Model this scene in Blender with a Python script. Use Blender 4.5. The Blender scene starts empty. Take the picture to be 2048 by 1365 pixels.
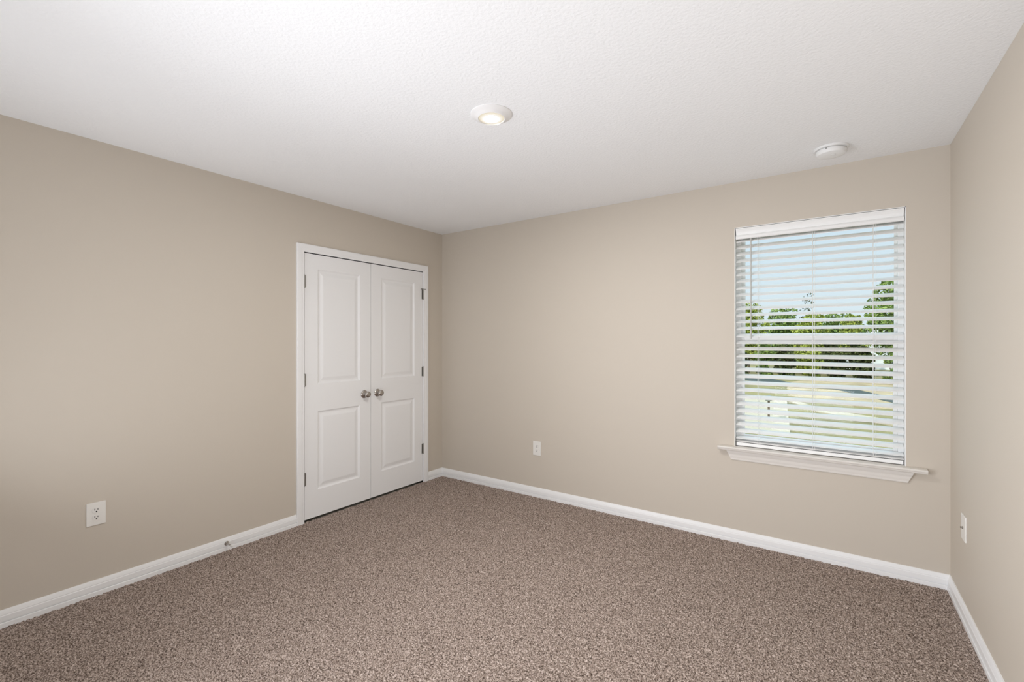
import bpy, bmesh, math, random
import numpy as np
from mathutils import Vector, Matrix

S = bpy.context.scene
COL = S.collection
PI = math.pi
R = math.radians
random.seed(7)

# ------------------------------------------------------------------ camera
W, H, BACK = 3.755, 2.44, -3.80          # room width (x), ceiling height, y of the back wall; far wall at y=0
cam_d = bpy.data.cameras.new('camera')
cam_d.sensor_width = 36.0
cam_d.lens = 36.0 * 924.0 / 2048.0
cam_d.clip_start, cam_d.clip_end = 0.02, 400
cam = bpy.data.objects.new('camera', cam_d)
COL.objects.link(cam)
cam.location = (3.225, -3.421, 1.37)
cam.rotation_euler = (R(90), 0, R(34.7))
S.camera = cam

# ------------------------------------------------------------------ view, sky, sun, added fill lights
S.view_settings.view_transform = 'Standard'
S.view_settings.look = 'None'
S.view_settings.exposure = 0.0
S.view_settings.gamma = 1.0
S.view_settings.use_curve_mapping = False
S.cycles.use_light_tree = False

w = bpy.data.worlds.new('sky')
S.world = w
w.use_nodes = True
nt = w.node_tree
nt.nodes.clear()
n_out = nt.nodes.new('ShaderNodeOutputWorld')
n_bg = nt.nodes.new('ShaderNodeBackground')
n_tc = nt.nodes.new('ShaderNodeTexCoord')
n_sep = nt.nodes.new('ShaderNodeSeparateXYZ')
n_rmp = nt.nodes.new('ShaderNodeValToRGB')
n_rmp.color_ramp.elements[0].position = 0.0
n_rmp.color_ramp.elements[0].color = (0.78, 0.88, 0.94, 1)
n_rmp.color_ramp.elements[1].position = 0.35
n_rmp.color_ramp.elements[1].color = (0.60, 0.77, 0.91, 1)
nt.links.new(n_tc.outputs['Generated'], n_sep.inputs[0])
nt.links.new(n_sep.outputs['Z'], n_rmp.inputs[0])
nt.links.new(n_rmp.outputs['Color'], n_bg.inputs['Color'])
n_hi = nt.nodes.new('ShaderNodeMapRange')          # the open sky overhead is brighter than the pale band near the horizon
n_hi.inputs['From Min'].default_value = 0.22
n_hi.inputs['From Max'].default_value = 0.45
n_hi.inputs['To Min'].default_value = 1.0
n_hi.inputs['To Max'].default_value = 2.0
nt.links.new(n_sep.outputs['Z'], n_hi.inputs['Value'])
nt.links.new(n_hi.outputs[0], n_bg.inputs['Strength'])
nt.links.new(n_bg.outputs[0], n_out.inputs[0])

sun_d = bpy.data.lights.new('sun', 'SUN')
sun_d.energy = 2.8
sun_d.angle = R(0.6)
sun_d.color = (1.0, 0.95, 0.86)
sun = bpy.data.objects.new('sun', sun_d)
COL.objects.link(sun)
sun.rotation_euler = (R(48), 0, R(-28))       # shines away from the house, onto the trees

def lamp(name, kind, loc, aim, watts, color, **kw):
    d = bpy.data.lights.new(name, kind)
    d.energy = watts
    d.color = color
    for k, v in kw.items():
        setattr(d, k, v)
    o = bpy.data.objects.new(name, d)
    COL.objects.link(o)
    o.location = loc
    o.rotation_euler = (Vector(aim) - Vector(loc)).to_track_quat('-Z', 'Y').to_euler()

COOL = (0.950, 0.985, 1.055)
# unseen fill lights added behind the camera to brighten ceiling and walls evenly
lamp('fill_light', 'AREA', (3.0, -3.72, 0.4), (2.6, 0.0, 2.0), 22, COOL, shape='RECTANGLE', size=0.9, size_y=0.7)
lamp('fill_light', 'AREA', (1.0, -3.6, 0.5), (1.8, -1.6, 2.44), 17, COOL, shape='RECTANGLE', size=1.5, size_y=0.8, spread=R(140))
lamp('fill_light', 'AREA', (0.9, -3.7, 1.1), (3.75, -1.7, 1.2), 21, COOL, shape='RECTANGLE', size=1.4, size_y=1.2, spread=R(110))

LAMP_STRENGTH = 2250.0

# ------------------------------------------------------------------ materials
MATS = {}

def mat(name, color, rough=0.5, metal=0.0, bump=None, noise=None, spec=0.5):
    """bump=(scale, strength, distance); noise=(scale, amount) varies the colour itself a little"""
    if name in MATS:
        return MATS[name]
    m = bpy.data.materials.new(name)
    m.use_nodes = True
    t = m.node_tree
    b = t.nodes['Principled BSDF']
    b.inputs['Base Color'].default_value = (*color, 1)
    b.inputs['Roughness'].default_value = rough
    b.inputs['Metallic'].default_value = metal
    b.inputs['Specular IOR Level'].default_value = spec
    tc = t.nodes.new('ShaderNodeTexCoord')
    if bump:
        n = t.nodes.new('ShaderNodeTexNoise')
        n.inputs['Scale'].default_value = bump[0]
        n.inputs['Detail'].default_value = 3
        t.links.new(tc.outputs['Object'], n.inputs['Vector'])
        bp = t.nodes.new('ShaderNodeBump')
        bp.inputs['Strength'].default_value = bump[1]
        bp.inputs['Distance'].default_value = bump[2]
        t.links.new(n.outputs['Fac'], bp.inputs['Height'])
        t.links.new(bp.outputs['Normal'], b.inputs['Normal'])
    if noise:
        n = t.nodes.new('ShaderNodeTexNoise')
        n.inputs['Scale'].default_value = noise[0]
        n.inputs['Detail'].default_value = 4
        t.links.new(tc.outputs['Object'], n.inputs['Vector'])
        r = t.nodes.new('ShaderNodeValToRGB')
        a = noise[1]
        r.color_ramp.elements[0].position = 0.3
        r.color_ramp.elements[1].position = 0.7
        r.color_ramp.elements[0].color = (*[max(0, c * (1 - a)) for c in color], 1)
        r.color_ramp.elements[1].color = (*[min(1, c * (1 + a)) for c in color], 1)
        t.links.new(n.outputs['Fac'], r.inputs[0])
        t.links.new(r.outputs['Color'], b.inputs['Base Color'])
    MATS[name] = m
    return m

WALL = mat('wall_paint', (0.606, 0.547, 0.470), 0.6, bump=(260, 0.10, 0.002), spec=0.3)
CEIL = mat('ceiling_paint', (0.885, 0.89, 0.895), 0.8, bump=(75, 0.5, 0.005), spec=0.2)
TRIM = mat('trim_paint', (0.88, 0.88, 0.88), 0.35, bump=(40, 0.03, 0.001))
DOORM = mat('door_paint', (0.87, 0.87, 0.87), 0.4, bump=(300, 0.04, 0.0008))
VINYL = mat('window_vinyl', (0.90, 0.90, 0.89), 0.4)
SLAT = mat('blind_white', (0.90, 0.90, 0.89), 0.45)
CORD = mat('cord_white', (0.85, 0.85, 0.83), 0.8)
WAND = mat('wand_grey', (0.52, 0.52, 0.50), 0.25)
PLATE = mat('outlet_plastic', (0.82, 0.80, 0.76), 0.35)
DARK = mat('dark_slot', (0.02, 0.018, 0.015), 0.6)
NICKEL = mat('satin_nickel', (0.46, 0.43, 0.40), 0.24, 1.0)
HINGE = mat('hinge_nickel', (0.30, 0.29, 0.27), 0.35, 1.0)
RUBBER = mat('white_rubber', (0.75, 0.74, 0.72), 0.6)
DETECT = mat('detector_plastic', (0.83, 0.83, 0.82), 0.45)
FIXT = mat('fixture_white', (0.84, 0.83, 0.82), 0.4)
EXT = mat('outside_siding', (0.70, 0.68, 0.62), 0.8)

def carpet_mat():
    m = bpy.data.materials.new('carpet')
    m.use_nodes = True
    t = m.node_tree
    b = t.nodes['Principled BSDF']
    b.inputs['Roughness'].default_value = 0.95
    b.inputs['Specular IOR Level'].default_value = 0.1
    tc = t.nodes.new('ShaderNodeTexCoord')
    n = t.nodes.new('ShaderNodeTexNoise')
    n.inputs['Scale'].default_value = 165
    n.inputs['Detail'].default_value = 3
    n.inputs['Roughness'].default_value = 0.7
    t.links.new(tc.outputs['Object'], n.inputs['Vector'])
    r = t.nodes.new('ShaderNodeValToRGB')
    e = r.color_ramp.elements
    e[0].position = 0.37; e[0].color = (0.062, 0.043, 0.034, 1)
    e[1].position = 0.63; e[1].color = (0.66, 0.56, 0.50, 1)
    k = e.new(0.5); k.color = (0.332, 0.258, 0.217, 1)
    t.links.new(n.outputs['Fac'], r.inputs[0])
    t.links.new(r.outputs['Color'], b.inputs['Base Color'])
    return m
CARPET = carpet_mat()

def glass_mat():
    m = bpy.data.materials.new('window_glass')
    m.use_nodes = True
    t = m.node_tree
    t.nodes.clear()
    o = t.nodes.new('ShaderNodeOutputMaterial')
    mx = t.nodes.new('ShaderNodeMixShader')
    tr = t.nodes.new('ShaderNodeBsdfTransparent')
    tr.inputs[0].default_value = (0.97, 0.985, 0.98, 1)
    gl = t.nodes.new('ShaderNodeBsdfGlossy')
    gl.inputs['Roughness'].default_value = 0.01
    mx.inputs[0].default_value = 0.008
    t.links.new(tr.outputs[0], mx.inputs[1])
    t.links.new(gl.outputs[0], mx.inputs[2])
    t.links.new(mx.outputs[0], o.inputs[0])
    return m
GLASS = glass_mat()

def lens_mat():
    m = bpy.data.materials.new('lamp_lens')
    m.use_nodes = True
    t = m.node_tree
    t.nodes.clear()
    o = t.nodes.new('ShaderNodeOutputMaterial')
    em = t.nodes.new('ShaderNodeEmission')
    tc = t.nodes.new('ShaderNodeTexCoord')
    sep = t.nodes.new('ShaderNodeSeparateXYZ')
    cmb = t.nodes.new('ShaderNodeCombineXYZ')
    ln = t.nodes.new('ShaderNodeVectorMath'); ln.operation = 'LENGTH'
    t.links.new(tc.outputs['Object'], sep.inputs[0])
    t.links.new(sep.outputs['X'], cmb.inputs['X'])
    t.links.new(sep.outputs['Y'], cmb.inputs['Y'])
    t.links.new(cmb.outputs[0], ln.inputs[0])
    mr = t.nodes.new('ShaderNodeMapRange')          # the LED board behind the lens is brightest in the middle
    mr.interpolation_type = 'SMOOTHSTEP'
    mr.inputs['From Min'].default_value = 0.026
    mr.inputs['From Max'].default_value = 0.038
    mr.inputs['To Min'].default_value = 1.0
    mr.inputs['To Max'].default_value = 0.0
    t.links.new(ln.outputs['Value'], mr.inputs['Value'])
    pw = t.nodes.new('ShaderNodeMath'); pw.operation = 'POWER'; pw.inputs[1].default_value = 2.0
    t.links.new(mr.outputs[0], pw.inputs[0])
    rim = t.nodes.new('ShaderNodeMapRange')         # and fades to a warm rim
    rim.inputs['From Min'].default_value = 0.036
    rim.inputs['From Max'].default_value = 0.060
    rim.inputs['To Min'].default_value = 1.08
    rim.inputs['To Max'].default_value = 0.78
    t.links.new(ln.outputs['Value'], rim.inputs['Value'])
    ml = t.nodes.new('ShaderNodeMath'); ml.operation = 'MULTIPLY_ADD'
    ml.inputs[1].default_value = LAMP_STRENGTH
    t.links.new(pw.outputs[0], ml.inputs[0])
    t.links.new(rim.outputs[0], ml.inputs[2])
    cr = t.nodes.new('ShaderNodeMapRange')
    cr.inputs['From Min'].default_value = 0.036
    cr.inputs['From Max'].default_value = 0.060
    t.links.new(ln.outputs['Value'], cr.inputs['Value'])
    mc = t.nodes.new('ShaderNodeMix'); mc.data_type = 'RGBA'
    mc.inputs['A'].default_value = (1.0, 0.975, 0.935, 1)
    mc.inputs['B'].default_value = (1.0, 0.88, 0.66, 1)
    t.links.new(cr.outputs[0], mc.inputs['Factor'])
    t.links.new(mc.outputs['Result'], em.inputs['Color'])
    t.links.new(ml.outputs[0], em.inputs['Strength'])
    t.links.new(em.outputs[0], o.inputs[0])
    return m

# ------------------------------------------------------------------ helpers
def box(bm, x0, x1, y0, y1, z0, z1, bev=0.0):
    g = bmesh.ops.create_cube(bm, size=1.0)
    vs = g['verts']
    for v in vs:
        v.co = Vector(((x0 + x1) / 2 + v.co.x * (x1 - x0), (y0 + y1) / 2 + v.co.y * (y1 - y0), (z0 + z1) / 2 + v.co.z * (z1 - z0)))
    if bev:
        es = list({e for v in vs for e in v.link_edges})
        bmesh.ops.bevel(bm, geom=es, offset=bev, segments=2, affect='EDGES', profile=0.7)

def prism(bm, poly, fn, a, b):
    """sweep the closed polygon [(u,v)] from t=a to t=b; fn(u,v,t)->point (a,b may be functions of u,v for mitres)"""
    fa = a if callable(a) else (lambda u, v: a)
    fb = b if callable(b) else (lambda u, v: b)
    A = [bm.verts.new(fn(u, v, fa(u, v))) for u, v in poly]
    B = [bm.verts.new(fn(u, v, fb(u, v))) for u, v in poly]
    n = len(poly)
    for i in range(n):
        bm.faces.new((A[i], A[(i + 1) % n], B[(i + 1) % n], B[i]))
    bm.faces.new(A)
    bm.faces.new(list(reversed(B)))

def lathe(bm, prof, fn, seg=40):
    """prof=[(r,h)], fn(a,b,h)->point, turned about the h axis"""
    rings = []
    for r, h in prof:
        if r < 1e-6:
            rings.append([bm.verts.new(fn(0, 0, h))])
        else:
            rings.append([bm.verts.new(fn(r * math.cos(2 * PI * i / seg), r * math.sin(2 * PI * i / seg), h)) for i in range(seg)])
    for p, q in zip(rings, rings[1:]):
        for i in range(seg):
            j = (i + 1) % seg
            if len(p) == 1 and len(q) == 1:
                continue
            if len(p) == 1:
                bm.faces.new((p[0], q[i], q[j]))
            elif len(q) == 1:
                bm.faces.new((p[i], p[j], q[0]))
            else:
                bm.faces.new((p[i], p[j], q[j], q[i]))

def obj(name, bm, m, parent=None, off=(0, 0, 0), smooth=False):
    bmesh.ops.recalc_face_normals(bm, faces=bm.faces)
    me = bpy.data.meshes.new(name)
    if any(off):
        bmesh.ops.translate(bm, verts=bm.verts, vec=-Vector(off))
    bm.to_mesh(me)
    bm.free()
    if smooth:
        me.polygons.foreach_set('use_smooth', [True] * len(me.polygons))
        me.set_sharp_from_angle(angle=R(35))
    me.materials.append(m)
    o = bpy.data.objects.new(name, me)
    COL.objects.link(o)
    if parent:
        o.parent = parent
    else:
        o.location = off
    return o

def tag(o, label, cat, group=None, kind=None):
    o['label'] = label
    o['category'] = cat
    if group:
        o['group'] = group
    if kind:
        o['kind'] = kind
    return o

def empty(name, loc, rz=0.0):
    o = bpy.data.objects.new(name, None)
    o.empty_display_size = 0.1
    COL.objects.link(o)
    o.location = loc
    o.rotation_euler = (0, 0, rz)
    return o

def BM():
    return bmesh.new()

# ------------------------------------------------------------------ room shell
T = 0.14
WX0, WX1, WZ0, WZ1 = 2.684, 3.570, 0.634, 2.134          # window opening
DY0, DY1, DZ = -1.478, -0.266, 2.034                      # closet opening

b = BM()
box(b, -T, WX0, 0, T, -0.2, H + 0.2)
box(b, WX1, W + T, 0, T, -0.2, H + 0.2)
box(b, WX0, WX1, 0, T, -0.2, WZ0)
box(b, WX0, WX1, 0, T, WZ1, H + 0.2)
tag(obj('wall_far', b, WALL), 'greige painted far wall with the blind covered window', 'wall', kind='structure')

b = BM()
box(b, -T, 0, BACK - 1.6, DY0, -0.2, H + 0.2)
box(b, -T, 0, DY1, 0, -0.2, H + 0.2)
box(b, -T, 0, DY0, DY1, DZ, H + 0.2)
tag(obj('wall_left', b, WALL), 'greige painted left wall around the white closet doors', 'wall', kind='structure')

b = BM()
box(b, W, W + T, BACK - 1.6, 0, -0.2, H + 0.2)
tag(obj('wall_right', b, WALL), 'greige painted right wall at the edge of the photo', 'wall', kind='structure')

b = BM()                                                  # unseen wall behind the camera, its opening widened for the fill light
box(b, 0, 0.10, BACK - T, BACK, -0.2, H + 0.2)
box(b, 3.65, W, BACK - T, BACK, -0.2, H + 0.2)
box(b, 0.10, 3.65, BACK - T, BACK, 2.20, H + 0.2)
box(b, -T, W + T, BACK - 1.6 - T, BACK - 1.6, -0.2, H + 0.2)
tag(obj('wall_back', b, WALL), 'greige wall behind the camera with opening widened for fill light', 'wall', kind='structure')

b = BM()
box(b, -T, W + T, BACK - 1.6 - T, T, H, H + 0.2)
tag(obj('ceiling', b, CEIL), 'white ceiling with fine knockdown texture', 'ceiling', kind='structure')

b = BM()                                                  # closet behind the doors
box(b, -0.80, -0.76, -1.75, -0.02, -0.2, H)
box(b, -0.76, -T, -1.75, -1.71, -0.2, H)
box(b, -0.76, -T, -0.06, -0.02, -0.2, H)
box(b, -0.80, -T, -1.75, -0.02, H, H + 0.2)
box(b, -0.80, -T, -1.75, -0.02, -0.2, 0.0)
tag(obj('wall_closet', b, EXT), 'closet walls hidden behind the white double doors', 'wall', kind='structure')

# carpet: a real pile surface, tufts of uneven height
def carpet():
    st = 0.0046
    x0, x1, y0, y1 = 0.0, W, BACK, 0.0
    nx, ny = int((x1 - x0) / st), int((y1 - y0) / st)
    rng = np.random.default_rng(3)
    gx, gy = np.meshgrid(np.linspace(x0, x1, nx), np.linspace(y0, y1, ny), indexing='ij')
    jx = rng.uniform(-0.4, 0.4, gx.shape) * st
    jy = rng.uniform(-0.4, 0.4, gx.shape) * st
    jx[0] = jx[-1] = 0; jy[:, 0] = jy[:, -1] = 0
    h = rng.random(gx.shape)
    blur = (h + np.roll(h, 1, 0) + np.roll(h, 1, 1) + np.roll(h, (1, 1), (0, 1))) / 4
    big = rng.random((nx // 5 + 2, ny // 5 + 2))
    big = np.kron(big, np.ones((5, 5)))[:nx, :ny]
    z = 0.009 + 0.0060 * h + 0.0070 * blur + 0.002 * big
    co = np.stack([gx + jx, gy + jy, z], -1).reshape(-1, 3).astype(np.float32)
    idx = np.arange(nx * ny).reshape(nx, ny)
    q = np.stack([idx[:-1, :-1], idx[1:, :-1], idx[1:, 1:], idx[:-1, 1:]], -1).reshape(-1, 4)
    me = bpy.data.meshes.new('floor')
    me.vertices.add(len(co))
    me.vertices.foreach_set('co', co.ravel())
    me.loops.add(q.size)
    me.loops.foreach_set('vertex_index', q.ravel().astype(np.int32))
    me.polygons.add(len(q))
    me.polygons.foreach_set('loop_start', np.arange(0, q.size, 4, dtype=np.int32))
    me.polygons.foreach_set('use_smooth', np.ones(len(q), dtype=bool))
    me.update()
    me.validate()
    me.materials.append(CARPET)
    o = bpy.data.objects.new('floor', me)
    COL.objects.link(o)
    return o
fl = carpet()
tag(fl, 'brown flecked cut pile carpet covering the whole floor', 'floor', kind='structure')
b = BM()
box(b, -T, W + T, BACK - 1.6 - T, T, -0.2, 0.0)
tag(obj('floor_slab', b, EXT), 'subfloor below the carpet', 'floor', kind='structure')

# baseboards: colonial profile (u away from wall, v up)
BP = [(0, 0), (0.0165, 0), (0.0165, 0.038), (0.0150, 0.040), (0.0080, 0.0405), (0.0080, 0.0450), (0.0135, 0.0465), (0.0130, 0.070),
      (0.0110, 0.075), (0.0115, 0.077), (0.0095, 0.084), (0.0070, 0.092), (0.0045, 0.0975), (0, 0.098)]
b = BM()
prism(b, BP, lambda u, v, t: (u, t, v), BACK, -1.541)
tag(obj('baseboard_left', b, TRIM), 'white baseboard along the left wall up to the closet casing', 'baseboard', kind='structure')
b = BM()
prism(b, BP, lambda u, v, t: (u, t, v), -0.204, lambda u, v: -u)
tag(obj('baseboard_left.001', b, TRIM), 'short white baseboard between closet casing and corner', 'baseboard', kind='structure')
b = BM()
prism(b, BP, lambda u, v, t: (t, -u, v), lambda u, v: u, lambda u, v: W - u)
tag(obj('baseboard_far', b, TRIM), 'long white baseboard under the window wall', 'baseboard', kind='structure')
b = BM()
prism(b, BP, lambda u, v, t: (W - u, t, v), BACK, lambda u, v: -u)
tag(obj('baseboard_right', b, TRIM), 'white baseboard along the right wall', 'baseboard', kind='structure')

# ------------------------------------------------------------------ closet casing and doors
CW = 0.058
CI0, CI1, CIZ = DY0 - 0.005, DY1 + 0.0015, DZ
# casing profile: u from inner edge outward, v away from the wall
CP = [(0, 0), (0, 0.011), (0.004, 0.013), (0.016, 0.0135), (0.022, 0.0155), (0.046, 0.017), (0.053, 0.017), (CW, 0.0145), (CW, 0)]
b = BM()
prism(b, CP, lambda u, v, t: (v, CI0 - u, t), 0.0, lambda u, v: CIZ + u)
prism(b, CP, lambda u, v, t: (v, CI1 + u, t), 0.0, lambda u, v: CIZ + u)
prism(b, CP, lambda u, v, t: (v, t, CIZ + u), lambda u, v: CI0 - u, lambda u, v: CI1 + u)
box(b, -T, 0.0, DY0 - 0.018, DY0, 0, DZ + 0.018)           # jamb
box(b, -T, 0.0, DY1, DY1 + 0.018, 0, DZ + 0.018)
box(b, -T, 0.0, DY0, DY1, DZ, DZ + 0.018)
box(b, -0.075, -0.040, DY0, DY1, DZ - 0.012, DZ)             # stop behind the door tops
tag(obj('trim_1', b, TRIM), 'white casing framing the double closet doors', 'trim', kind='structure')

def leaf_mesh(y0, y1, z0, z1, panels):
    bm = BM()
    ys = sorted({y0, y1, panels[0][0], panels[0][1]})
    zs = sorted({z0, z1} | {p[2] for p in panels} | {p[3] for p in panels})
    key = {}
    def V(x, y, z):
        k = (round(x, 5), round(y, 5), round(z, 5))
        if k not in key:
            key[k] = bm.verts.new(k)
        return key[k]
    for i in range(len(ys) - 1):
        for j in range(len(zs) - 1):
            a, c, d, e = ys[i], ys[i + 1], zs[j], zs[j + 1]
            if any(abs(a - p[0]) < 1e-6 and abs(d - p[2]) < 1e-6 for p in panels):
                rings = [(0, 0), (0.003, -0.003), (0.011, -0.0085), (0.019, -0.0095), (0.026, -0.0085), (0.046, -0.003), (0.052, -0.0025)]
                for (s0, x0), (s1, x1) in zip(rings, rings[1:]):
                    q0 = [(a + s0, d + s0), (c - s0, d + s0), (c - s0, e - s0), (a + s0, e - s0)]
                    q1 = [(a + s1, d + s1), (c - s1, d + s1), (c - s1, e - s1), (a + s1, e - s1)]
                    for k in range(4):
                        l = (k + 1) % 4
                        bm.faces.new((V(x0, *q0[k]), V(x0, *q0[l]), V(x1, *q1[l]), V(x1, *q1[k])))
                s, x = rings[-1]
                bm.faces.new((V(x, a + s, d + s), V(x, c - s, d + s), V(x, c - s, e - s), V(x, a + s, e - s)))
            else:
                bm.faces.new((V(0, a, d), V(0, c, d), V(0, c, e), V(0, a, e)))
    box(bm, -0.035, -0.012, y0, y1, z0, z1)
    # edges
    for (ya, za, yb, zb) in ((y0, z0, y1, z0), (y1, z0, y1, z1), (y1, z1, y0, z1), (y0, z1, y0, z0)):
        bm.faces.new([bm.verts.new(p) for p in ((0, ya, za), (0, yb, zb), (-0.0125, yb, zb), (-0.0125, ya, za))])
    return bm

def knob(root, y, z, off):
    bm = BM()
    lathe(bm, [(0, 0), (0.0335, 0), (0.0335, 0.003), (0.031, 0.0065), (0.024, 0.0095), (0.014, 0.012), (0.0115, 0.014), (0.011, 0.026),
               (0.013, 0.030), (0.020, 0.034), (0.0245, 0.040), (0.0265, 0.047), (0.026, 0.053), (0.023, 0.0585), (0.016, 0.062), (0.008, 0.0635), (0, 0.064)],
          lambda a, c, h: (h, y + a, z + c))
    o = obj('knob', bm, NICKEL, root, off, smooth=True)
    o['label'] = 'round satin nickel knob on rosette'

def hinge(root, y, s, z0, z1, off):
    bm = BM()
    lathe(bm, [(0, z0 - 0.003), (0.004, z0 - 0.003), (0.0065, z0), (0.0065, z1), (0.004, z1 + 0.003), (0, z1 + 0.003)],
          lambda a, c, h: (0.0065 + a, y + c, h), 14)
    box(bm, -0.001, 0.0012, min(y, y + s * 0.013), max(y, y + s * 0.013), z0, z1)
    o = obj('hinge', bm, HINGE, root, off, smooth=True)
    o['label'] = 'satin nickel hinge'

HZ = ((1.770, 1.859), (1.034, 1.123), (0.293, 0.386))
loc = (0, -1.174, 0.0)
d1 = empty('door_1', loc)
tag(d1, 'left leaf of the white two panel closet doors', 'door', kind='structure')
obj('door_leaf', leaf_mesh(-1.4745, -0.8745, 0.034, 2.0275, [(-1.367, -0.985, 0.237, 0.835), (-1.367, -0.985, 1.042, 1.916)]), DOORM, d1, loc)
knob(d1, -0.941, 0.924, loc)
for z0, z1 in HZ:
    hinge(d1, -1.4765, 1, z0, z1, loc)

loc = (0, -0.571, 0.0)
d2 = empty('door_2', loc)
tag(d2, 'right leaf of the white two panel closet doors, nearer the corner', 'door', kind='structure')
obj('door_leaf', leaf_mesh(-0.8710, -0.2675, 0.034, 2.0275, [(-0.762, -0.374, 0.237, 0.835), (-0.762, -0.374, 1.042, 1.916)]), DOORM, d2, loc)
knob(d2, -0.805, 0.924, loc)
for z0, z1 in HZ:
    hinge(d2, -0.2675, -1, z0, z1, loc)
bm = BM()                                                  # hinge pin stop on the top hinge
zt = 1.866
lathe(bm, [(0, zt - 0.004), (0.009, zt - 0.004), (0.009, zt + 0.002), (0.004, zt + 0.004), (0, zt + 0.007)], lambda a, c, h: (0.0065 + a, -0.2675 + c, h), 14)
for (ax, ay) in ((0.004, -0.032), (0.012, 0.024)):
    p0 = Vector((0.0065, -0.2675, zt)); p1 = p0 + Vector((ax, ay, 0))
    dv = (p1 - p0).normalized(); sv = dv.cross(Vector((0, 0, 1)))
    prism(bm, [(-0.0035, -0.003), (0.0035, -0.003), (0.0035, 0.003), (-0.0035, 0.003)], lambda u, v, t: tuple(p0 + dv * t + sv * u + Vector((0, 0, v))), 0, (p1 - p0).length)
o = obj('hinge_pin_stop', bm, HINGE, d2, loc)
o['label'] = 'small T shaped nickel pin stop on top hinge'

# ------------------------------------------------------------------ window
wl = ((WX0 + WX1) / 2, 0.0, WZ0)
win = empty('window_1', wl)
tag(win, 'white vinyl single hung window behind the blind', 'window', kind='structure')
FY0, FY1 = 0.064, T
b = BM()
box(b, WX0, WX0 + 0.030, FY0, FY1, 0.66, WZ1, 0.003)
box(b, WX1 - 0.030, WX1, FY0, FY1, 0.66, WZ1, 0.003)
box(b, WX0 + 0.03, WX1 - 0.03, FY0, FY1, WZ1 - 0.03, WZ1, 0.003)
box(b, WX0 + 0.03, WX1 - 0.03, FY0, FY1, 0.66, 0.690, 0.003)
obj('window_frame', b, VINYL, win, wl)
PX0, PX1 = 2.736, 3.520
b = BM()
box(b, WX0 + 0.030, PX0, 0.094, 0.114, 1.345, WZ1 - 0.03, 0.002)
box(b, PX1 + 0.006, WX1 - 0.030, 0.094, 0.114, 1.345, WZ1 - 0.03, 0.002)
box(b, PX0, PX1 + 0.006, 0.094, 0.114, WZ1 - 0.068, WZ1 - 0.03, 0.002)
box(b, PX0, PX1 + 0.006, 0.094, 0.114, 1.350, 1.392, 0.002)
u_s = obj('upper_sash', b, VINYL, win, wl)
b = BM()
box(b, PX0 - 0.01, PX1 + 0.01, 0.102, 0.106, 1.385, WZ1 - 0.06)
obj('glass_pane', b, GLASS, u_s, wl)
b = BM()
box(b, WX0 + 0.030, PX0, 0.071, 0.092, 0.690, 1.418, 0.002)
box(b, PX1, WX1 - 0.030, 0.071, 0.092, 0.690, 1.418, 0.002)
box(b, PX0, PX1, 0.071, 0.092, 1.350, 1.418, 0.002)
box(b, PX0, PX1, 0.071, 0.092, 0.690, 0.735, 0.002)
l_s = obj('lower_sash', b, VINYL, win, wl)
b = BM()
box(b, PX0 - 0.01, PX1 + 0.01, 0.080, 0.084, 0.73, 1.355)
obj('glass_pane', b, GLASS, l_s, wl)
# white jamb liner on the reveal
b = BM()
box(b, WX0, WX0 + 0.004, 0.0, FY0, 0.66, WZ1)
box(b, WX1 - 0.004, WX1, 0.0, FY0, 0.66, WZ1)
box(b, WX0, WX1, 0.0, FY0, WZ1 - 0.004, WZ1)
obj('window_jamb', b, VINYL, win, wl)
# stool with horns and a tapering apron
SILLM = mat('sill_paint', (0.80, 0.765, 0.72), 0.4)
b = BM()
SP = [(0.0, 0.635), (0.040, 0.635), (0.046, 0.640), (0.048, 0.646), (0.052, 0.650), (0.053, 0.656), (0.050, 0.660), (0.0, 0.660)]
prism(b, SP, lambda u, v, t: (t, -u, v), 2.586, 3.658)
box(b, WX0, WX1, 0.0, FY0, 0.634, 0.660)
obj('window_sill', b, SILLM, win, wl)
AP = [(0, 0.568), (0.006, 0.568), (0.009, 0.573), (0.010, 0.580), (0.014, 0.592), (0.017, 0.606), (0.022, 0.618), (0.024, 0.635), (0, 0.635)]
b = BM()
prism(b, AP, lambda u, v, t: (t, -u, v), lambda u, v: 2.664 - (v - 0.568) * 0.42, lambda u, v: 3.576 + (v - 0.568) * 0.42)
obj('apron', b, SILLM, win, wl)

# ------------------------------------------------------------------ blind
bl = ((WX0 + WX1) / 2, 0.04, 0.66)
blind = empty('window_blind', bl)
tag(blind, 'white two inch horizontal slat blind lowered over the window, slats half open', 'blind')
BX0, BX1 = 2.6915, 3.5625
b = BM()                                                   # crown shaped valance
VP = [(-0.006, 2.1255), (-0.006, 2.121), (-0.002, 2.116), (0.005, 2.104), (0.010, 2.092), (0.011, 2.084), (0.009, 2.0815), (0.002, 2.079), (-0.002, 2.073),
      (-0.0035, 2.066), (-0.003, 2.060), (0.001, 2.055), (0.006, 2.054), (0.020, 2.056), (0.020, 2.1255)]
prism(b, VP, lambda u, v, t: (t, u, v), BX0 + 0.001, BX1 - 0.001)
obj('valance', b, SLAT, blind, bl)
b = BM()
box(b, BX0 + 0.004, BX1 - 0.004, 0.024, 0.066, 2.078, 2.122)
obj('headrail', b, SLAT, blind, bl)

SY = 0.036
def slat(bm, z, tilt, x0=BX0, x1=BX1, wd=0.050):
    n = 6
    up, dn = [], []
    for i in range(n + 1):
        s = -wd / 2 + wd * i / n
        crown = 0.0022 * (1 - (2 * s / wd) ** 2)
        for lst, h in ((up, crown + 0.0014), (dn, crown - 0.0014)):
            y = s * math.cos(tilt) - h * math.sin(tilt)
            zz = s * math.sin(tilt) + h * math.cos(tilt)
            lst.append((SY + y, z + zz))
    prism(bm, up + dn[::-1], lambda u, v, t: (t, u, v), x0, x1)

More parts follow.
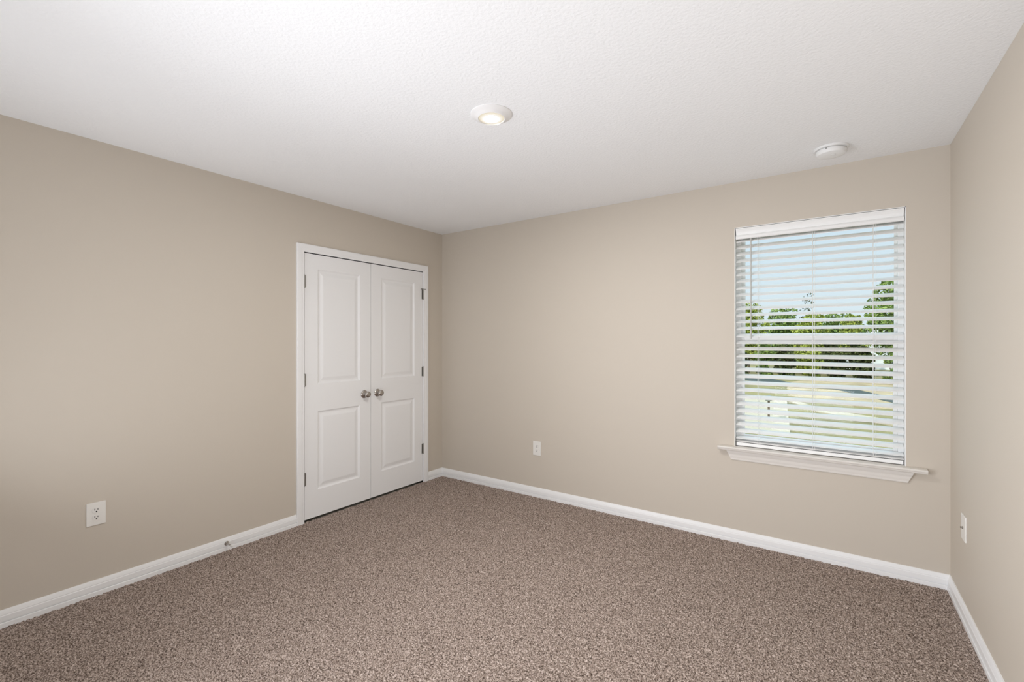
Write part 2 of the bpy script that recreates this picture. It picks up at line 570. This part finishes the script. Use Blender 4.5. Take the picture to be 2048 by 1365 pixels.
b = BM()
rs = random.Random(5)
slat(b, 2.050, R(31))
zs = []
for k in range(28):
    z = 2.006 - 0.0459 * k
    if z > 1.40:
        tl = 23 + (z - 1.40) / 0.6 * 11
    else:
        tl = 23 + (1.40 - z) / 0.65 * 2.5
    zs.append(z)
    slat(b, z + rs.uniform(-0.0012, 0.0012), R(tl + rs.uniform(-1.5, 1.5)))
slat(b, 0.7190, R(14))
slat(b, 0.6975, R(10))
obj('slats', b, SLAT, blind, bl)
b = BM()
box(b, BX0 + 0.001, BX1 - 0.002, SY - 0.020, SY + 0.026, 0.6640, 0.6860, 0.003)
obj('bottom_rail', b, SLAT, blind, bl)
for x in (2.822, 3.126, 3.425):
    b = BM()
    for y in (SY - 0.0235, SY + 0.0265):
        lathe(b, [(0, 0.69), (0.0011, 0.69), (0.0011, 2.08), (0, 2.08)], lambda a, c, h: (x + a, y + c, h), 6)
    lathe(b, [(0, 0.69), (0.0009, 0.69), (0.0009, 2.08), (0, 2.08)], lambda a, c, h: (x + 0.012 + a, SY - 0.020 + c, h), 6)
    obj('ladder_cord', b, CORD, blind, bl)
b = BM()
wx, wy = 2.783, 0.003
lathe(b, [(0, 1.385), (0.006, 1.386), (0.0064, 1.40), (0.005, 1.43), (0.0038, 1.47), (0.0038, 2.035), (0.0052, 2.04), (0.0052, 2.052), (0.002, 2.056), (0.002, 2.075), (0, 2.075)],
      lambda a, c, h: (wx + a, wy + c, h), 12)
o = obj('tilt_wand', b, WAND, blind, bl, smooth=True)
o['label'] = 'grey tilt wand'

# ------------------------------------------------------------------ outlets and jack
def plate(bm, pw, ph, d=0.006):
    box(bm, -pw / 2, pw / 2, -d, 0, -ph / 2, ph / 2, 0.0025)

def outlet(name, loc, rz, pw, ph, label):
    root = empty(name, loc, rz)
    tag(root, label, 'outlet')
    bm = BM(); plate(bm, pw, ph)
    obj('cover_plate', bm, PLATE, root)
    for s in (1, -1):
        zc = s * 0.0195
        bm = BM()
        poly = []
        for i in range(24):
            a = 2 * PI * i / 24
            poly.append((0.0172 * math.cos(a), max(-0.0125, min(0.0125, 0.0172 * math.sin(a)))))
        prism(bm, poly, lambda u, v, t: (u, t, zc + v), -0.0085, -0.004)
        rc = obj('receptacle', bm, PLATE, root)
        bm = BM()
        box(bm, -0.0078, -0.0048, -0.0088, -0.0075, zc - 0.001, zc + 0.0088)
        box(bm, 0.0048, 0.0076, -0.0088, -0.0075, zc + 0.0, zc + 0.0080)
        lathe(bm, [(0, -0.0088), (0.0034, -0.0088), (0.0034, -0.0075), (0, -0.0075)], lambda a, c, h: (a, h, zc - 0.0075 + c), 12)
        obj('slots', bm, DARK, rc)
    bm = BM()
    lathe(bm, [(0, -0.0075), (0.003, -0.007), (0.0034, -0.0055), (0, -0.0055)], lambda a, c, h: (a, h, c), 12)
    obj('screw', bm, PLATE, root)
    return root

outlet('wall_outlet', (0.0, -2.659, 0.4505), R(90), 0.080, 0.121, 'white duplex outlet on the left wall above the baseboard')
outlet('wall_outlet.001', (1.1225, 0.0, 0.4385), 0.0, 0.079, 0.123, 'white duplex outlet low on the far wall between closet and window')
jk = empty('cable_jack', (W, -0.325, 0.462), R(-90))
tag(jk, 'white wall plate low on the right wall beside the window corner', 'wall plate')
bm = BM(); plate(bm, 0.085, 0.122)
obj('cover_plate', bm, PLATE, jk)
bm = BM()
lathe(bm, [(0, -0.004), (0.0065, -0.004), (0.0065, -0.009), (0.0048, -0.009), (0.0048, -0.016), (0.003, -0.016), (0.003, -0.010), (0, -0.010)], lambda a, c, h: (a, h, c), 14)
obj('connector', bm, NICKEL, jk)

# ------------------------------------------------------------------ baseboard door stop
loc = (0.0135, -2.018, 0.064)
ds = empty('door_stop', loc)
tag(ds, 'small nickel door stop screwed to the left baseboard', 'door stop')
b = BM()
lathe(b, [(0, 0), (0.014, 0), (0.014, 0.002), (0.010, 0.006), (0.0062, 0.012), (0.005, 0.018), (0.0045, 0.062), (0, 0.062)], lambda a, c, h: (h, a, c), 20)
obj('rod', b, NICKEL, ds, smooth=True)
b = BM()
lathe(b, [(0, 0.060), (0.0072, 0.060), (0.0076, 0.064), (0.0072, 0.074), (0.005, 0.077), (0, 0.078)], lambda a, c, h: (h, a, c), 20)
o = obj('bumper_tip', b, RUBBER, ds, smooth=True)
o['label'] = 'white rubber tip'

# ------------------------------------------------------------------ ceiling light and detector
loc = (1.904, -1.684, H)
cl = empty('ceiling_light', loc)
tag(cl, 'round white flush ceiling light glowing warm in the middle of the ceiling', 'ceiling light')
b = BM()
lathe(b, [(0.098, 0), (0.098, -0.003), (0.094, -0.006), (0.084, -0.010), (0.072, -0.016), (0.066, -0.021), (0.063, -0.022), (0.061, -0.020), (0.060, -0.014), (0, -0.013)], lambda a, c, h: (a, c, h), 64)
obj('trim_ring', b, FIXT, cl, smooth=True)
b = BM()
lathe(b, [(0.0605, -0.014), (0.0600, -0.0175), (0.052, -0.0205), (0.036, -0.0230), (0.018, -0.0242), (0, -0.0246)], lambda a, c, h: (a, c, h), 64)
o = obj('lens', b, lens_mat(), cl, smooth=True)
o['label'] = 'glowing warm white lens'

loc = (3.221, -0.304, H)
sd = empty('smoke_detector', loc)
tag(sd, 'round white smoke detector on the ceiling near the window wall', 'smoke detector')
b = BM()
lathe(b, [(0, 0), (0.083, 0), (0.083, -0.007), (0.080, -0.011), (0, -0.011)], lambda a, c, h: (a, c, h), 48)
obj('mounting_base', b, DETECT, sd, smooth=True)
b = BM()
lathe(b, [(0, -0.010), (0.066, -0.010), (0.066, -0.0135), (0.072, -0.015), (0.072, -0.028), (0.066, -0.037), (0.052, -0.042), (0.030, -0.044), (0, -0.045)], lambda a, c, h: (a, c, h), 48)
bd = obj('body', b, DETECT, sd, smooth=True)
b = BM()
lathe(b, [(0, -0.046), (0.012, -0.0455), (0.012, -0.043), (0, -0.043)], lambda a, c, h: (a + 0.01, c - 0.02, h), 20)
obj('test_button', b, DETECT, bd, smooth=True)
b = BM()
box(b, -0.024, -0.020, -0.0722, -0.069, -0.020, -0.016)
obj('sounder_hole', b, DARK, bd)

# ------------------------------------------------------------------ outside, seen between the slats (upper floor: ground 2.9 m below)
G = -2.9
LAWN = mat('lawn', (0.235, 0.200, 0.080), 0.9, noise=(0.35, 0.4))
SAND = mat('dry_sand', (0.44, 0.34, 0.20), 0.9, noise=(0.8, 0.25))
PAVE = mat('pale_concrete', (0.50, 0.43, 0.31), 0.8, noise=(0.6, 0.06))
ASPH = mat('asphalt', (0.06, 0.075, 0.065), 0.9, noise=(3, 0.1))
BARK = mat('bark', (0.16, 0.12, 0.08), 0.9, noise=(6, 0.3))

def flat(name, pts, z, m, label, cat):
    bm = BM()
    A = [bm.verts.new((x, y, z)) for x, y in pts]
    B = [bm.verts.new((x, y, z - 0.15)) for x, y in pts]
    n = len(pts)
    bm.faces.new(A); bm.faces.new(B[::-1])
    for i in range(n):
        bm.faces.new((A[i], B[i], B[(i + 1) % n], A[(i + 1) % n]))
    return tag(obj(name, bm, m), label, cat, kind='structure')

flat('lawn', [(-150, 2), (150, 2), (150, 260), (-150, 260)], G, LAWN, 'green lawn outside below the window', 'lawn')
flat('sandy_ground', [(-0.6, 52.0), (0.4, 38.5), (4.0, 34.0), (12, 33), (16, 60), (4, 63)], G + 0.03, SAND, 'pale dry sandy ground in front of the trees', 'ground')
flat('road', [(-30, 66), (-9, 60), (-3.5, 51), (0, 47), (3.6, 45.6), (7, 36.5), (20, 30), (20, 32), (7.6, 39.0), (4.6, 48.0), (0.2, 50.5), (-3.5, 58), (-9, 68), (-30, 76)], G + 0.05, ASPH, 'dark strip of road curving past the sandy ground', 'road')
flat('driveway', [(-7, 38), (0.5, 35.8), (1.65, 21.3), (-0.1, 20.4), (-9, 20)], G + 0.06, PAVE, 'pale concrete driveway seen through the lower left of the blind', 'driveway')
flat('footpath', [(0.4, 36.6), (2.6, 31.2), (5.6, 28.6), (12, 25.0), (12, 23.6), (5.6, 26.6), (2.5, 29.6), (0.5, 34.8)], G + 0.07, PAVE, 'narrow pale footpath crossing the lawn', 'footpath')

def leaf_mat(name, c1, c2):
    m = bpy.data.materials.new(name)
    m.use_nodes = True
    t = m.node_tree
    bb = t.nodes['Principled BSDF']
    bb.inputs['Roughness'].default_value = 0.6
    bb.inputs['Specular IOR Level'].default_value = 0.2
    tc = t.nodes.new('ShaderNodeTexCoord')
    n = t.nodes.new('ShaderNodeTexNoise')
    n.inputs['Scale'].default_value = 2.2
    n.inputs['Detail'].default_value = 4
    t.links.new(tc.outputs['Object'], n.inputs['Vector'])
    r = t.nodes.new('ShaderNodeValToRGB')
    r.color_ramp.elements[0].position = 0.35; r.color_ramp.elements[0].color = (*c1, 1)
    r.color_ramp.elements[1].position = 0.65; r.color_ramp.elements[1].color = (*c2, 1)
    t.links.new(n.outputs['Fac'], r.inputs[0])
    t.links.new(r.outputs['Color'], bb.inputs['Base Color'])
    return m
LEAF_Y = leaf_mat('leaf_yellow_green', (0.16, 0.21, 0.03), (0.52, 0.56, 0.12))
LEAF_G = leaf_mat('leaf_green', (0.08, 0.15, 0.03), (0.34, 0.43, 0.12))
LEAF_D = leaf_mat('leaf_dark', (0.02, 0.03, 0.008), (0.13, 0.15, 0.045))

def foliage(blobs, n, size, seed):
    rng = np.random.default_rng(seed)
    vol = np.array([bb[3] * bb[4] * bb[5] for bb in blobs]) ** 0.67
    cnt = (n * vol / vol.sum()).astype(int)
    V = []
    for (x, y, z, rx, ry, rz), c in zip(blobs, cnt):
        d = rng.normal(size=(c, 3)); d /= np.linalg.norm(d, axis=1)[:, None]
        rr = rng.uniform(0.55, 1.0, (c, 1)) ** 0.5
        p = np.array([x, y, z]) + d * rr * np.array([rx, ry, rz])
        a = rng.normal(size=(c, 3)); a /= np.linalg.norm(a, axis=1)[:, None]
        q = np.cross(a, rng.normal(size=(c, 3))); q /= np.linalg.norm(q, axis=1)[:, None]
        s = size * rng.uniform(0.6, 1.4, (c, 1))
        V.append(np.stack([p - a * s, p + q * s * 0.5, p + a * s, p - q * s * 0.5], 1))
    V = np.concatenate(V).reshape(-1, 3)
    F = np.arange(len(V)).reshape(-1, 4)
    return V, F

def mesh_np(name, V, F, m, parent=None):
    me = bpy.data.meshes.new(name)
    me.from_pydata(V.tolist(), [], F.tolist())
    me.materials.append(m)
    o = bpy.data.objects.new(name, me)
    COL.objects.link(o)
    if parent:
        o.parent = parent
    return o

def tree(x, y, h, rw, m, n, size, seed, label, name='tree', trunk=True, low=0.25):
    t = empty(name, (x, y, G))
    tag(t, label, 'tree' if name == 'tree' else 'bush', 'trees outside the window' if name == 'tree' else 'bushes outside the window')
    rs2 = random.Random(seed)
    blobs = []
    nb = 15 if trunk else 8
    for i in range(nb):
        f = low + (1 - low) * (i + 0.5) / nb
        ww = rw * (0.5 + 0.7 * math.sin(PI * min(1, (f - low) / (1 - low) * 0.85 + 0.12)))
        a = i * 2.4 + rs2.uniform(-0.4, 0.4)
        k = rs2.uniform(0.25, 0.6) * ww
        r0 = ww * rs2.uniform(0.5, 0.72)
        zz = min(f * h, h - 0.55 * r0)
        blobs.append((k * math.cos(a), k * math.sin(a), max(zz, r0 * 0.5), r0, r0, r0 * 0.7))
    V, F = foliage(blobs, n, size, seed)
    V[:, 2] = np.maximum(V[:, 2], 0.02)
    mesh_np('crown' if trunk else 'foliage', V, F, m, t)
    bm = BM()
    if trunk:
        lathe(bm, [(0, -0.1), (0.16, -0.1), (0.12, h * 0.3), (0.05, h * 0.8), (0, h * 0.85)], lambda a, c, hh: (a + 0.1 * math.sin(hh), c, hh), 10)
        obj('trunk', bm, BARK, t)
    else:
        for i in range(5):
            a0 = i * 1.26
            lathe(bm, [(0, -0.05), (0.04, -0.05), (0.02, h * 0.6), (0, h * 0.62)], lambda a, c, hh: (a + 0.35 * hh * math.cos(a0), c + 0.35 * hh * math.sin(a0), hh), 6)
        obj('stem', bm, BARK, t)

TREES = [
    (-6.0, 66.0, 9.3, 2.3, LEAF_Y, 6000, 0.19, 'yellow green tree at the left edge of the window view'),
    (-2.6, 74.5, 9.0, 2.5, LEAF_G, 6000, 0.19, 'mid green tree beside the left edge tree in the window view'),
    (0.3, 80.0, 12.2, 1.0, LEAF_D, 700, 0.13, 'thin sparse tall tree in the middle of the window view'),
    (0.9, 71.0, 7.9, 2.0, LEAF_Y, 5000, 0.19, 'round yellow green tree below the thin sparse tree'),
    (3.9, 76.0, 8.2, 2.2, LEAF_G, 5000, 0.19, 'green tree left of the far house'),
    (5.4, 70.0, 7.6, 1.5, LEAF_Y, 4000, 0.18, 'bright bushy tree in front of the far house'),
    (9.0, 60.0, 10.9, 2.7, LEAF_G, 7500, 0.18, 'tall green tree at the right edge of the window view'),
]
for i, (x, y, h, rw, m, n, s, lab) in enumerate(TREES):
    tree(x, y, h, rw, m, n, s, 20 + i, lab)
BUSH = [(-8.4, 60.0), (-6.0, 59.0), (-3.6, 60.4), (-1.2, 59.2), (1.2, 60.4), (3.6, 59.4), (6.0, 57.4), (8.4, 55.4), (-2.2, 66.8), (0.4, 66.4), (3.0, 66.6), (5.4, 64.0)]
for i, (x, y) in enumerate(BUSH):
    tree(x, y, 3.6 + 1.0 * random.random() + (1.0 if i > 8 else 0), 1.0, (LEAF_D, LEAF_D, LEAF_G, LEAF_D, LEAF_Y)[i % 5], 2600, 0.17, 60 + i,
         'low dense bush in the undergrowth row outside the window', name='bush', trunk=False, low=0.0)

# house behind the trees on the right of the view
hs = empty('house', (8.4, 84.0, G))
tag(hs, 'white house with grey gable roof behind the trees outside', 'house')
HW = mat('house_siding', (0.80, 0.83, 0.82), 0.7)
HR = mat('roof_shingle', (0.30, 0.30, 0.29), 0.9, noise=(2, 0.15))
b = BM()
box(b, -3.6, 3.6, 0, 9, 0, 4.9)
prism(b, [(-3.6, 4.9), (3.6, 4.9), (0, 6.9)], lambda u, v, t: (u, t, v), 0, 9)
obj('wall', b, HW, hs)
b = BM()
prism(b, [(-4.1, 4.62), (0, 6.90), (0, 7.12), (-4.2, 4.80)], lambda u, v, t: (u, t, v), -0.4, 9.4)
prism(b, [(4.1, 4.62), (0, 6.90), (0, 7.12), (4.2, 4.80)], lambda u, v, t: (u, t, v), -0.4, 9.4)
obj('roof', b, HR, hs)
for xx in (-2.0, 1.4):
    b = BM()
    box(b, xx, xx + 1.0, -0.05, 0.02, 2.6, 4.0)
    obj('window', b, mat('house_window', (0.25, 0.36, 0.40), 0.2), hs)

mb = empty('mailbox', (0.42, 25.0, G))
tag(mb, 'small dark post box beside the pale driveway outside', 'mailbox')
b = BM()
box(b, -0.05, 0.05, -0.05, 0.05, 0, 1.05)
obj('post', b, BARK, mb)
b = BM()
prism(b, [(-0.13, 0), (0.13, 0), (0.13, 0.16), (0.09, 0.25), (0, 0.28), (-0.09, 0.25), (-0.13, 0.16)], lambda u, v, t: (u, t, 1.05 + v), -0.26, 0.26)
obj('box', b, mat('mailbox_dark', (0.20, 0.22, 0.18), 0.5), mb)

# the woods far behind: nobody could count these trees
rng = random.Random(11)
blobs = [(x + rng.uniform(-2, 2), 104 + rng.uniform(-5, 5), G + z, rng.uniform(3.5, 5), 3.5, rng.uniform(2.2, 3.0))
         for x in range(-95, 75, 5) for z in (1.6, 4.4 + rng.uniform(0, 0.8))]
V, F = foliage(blobs, 26000, 0.42, 5)
V[:, 2] = np.maximum(V[:, 2], G + 0.02)
tag(mesh_np('tree_line', V, F, LEAF_G), 'distant green line of woods far behind the lawn', 'woods', kind='stuff')
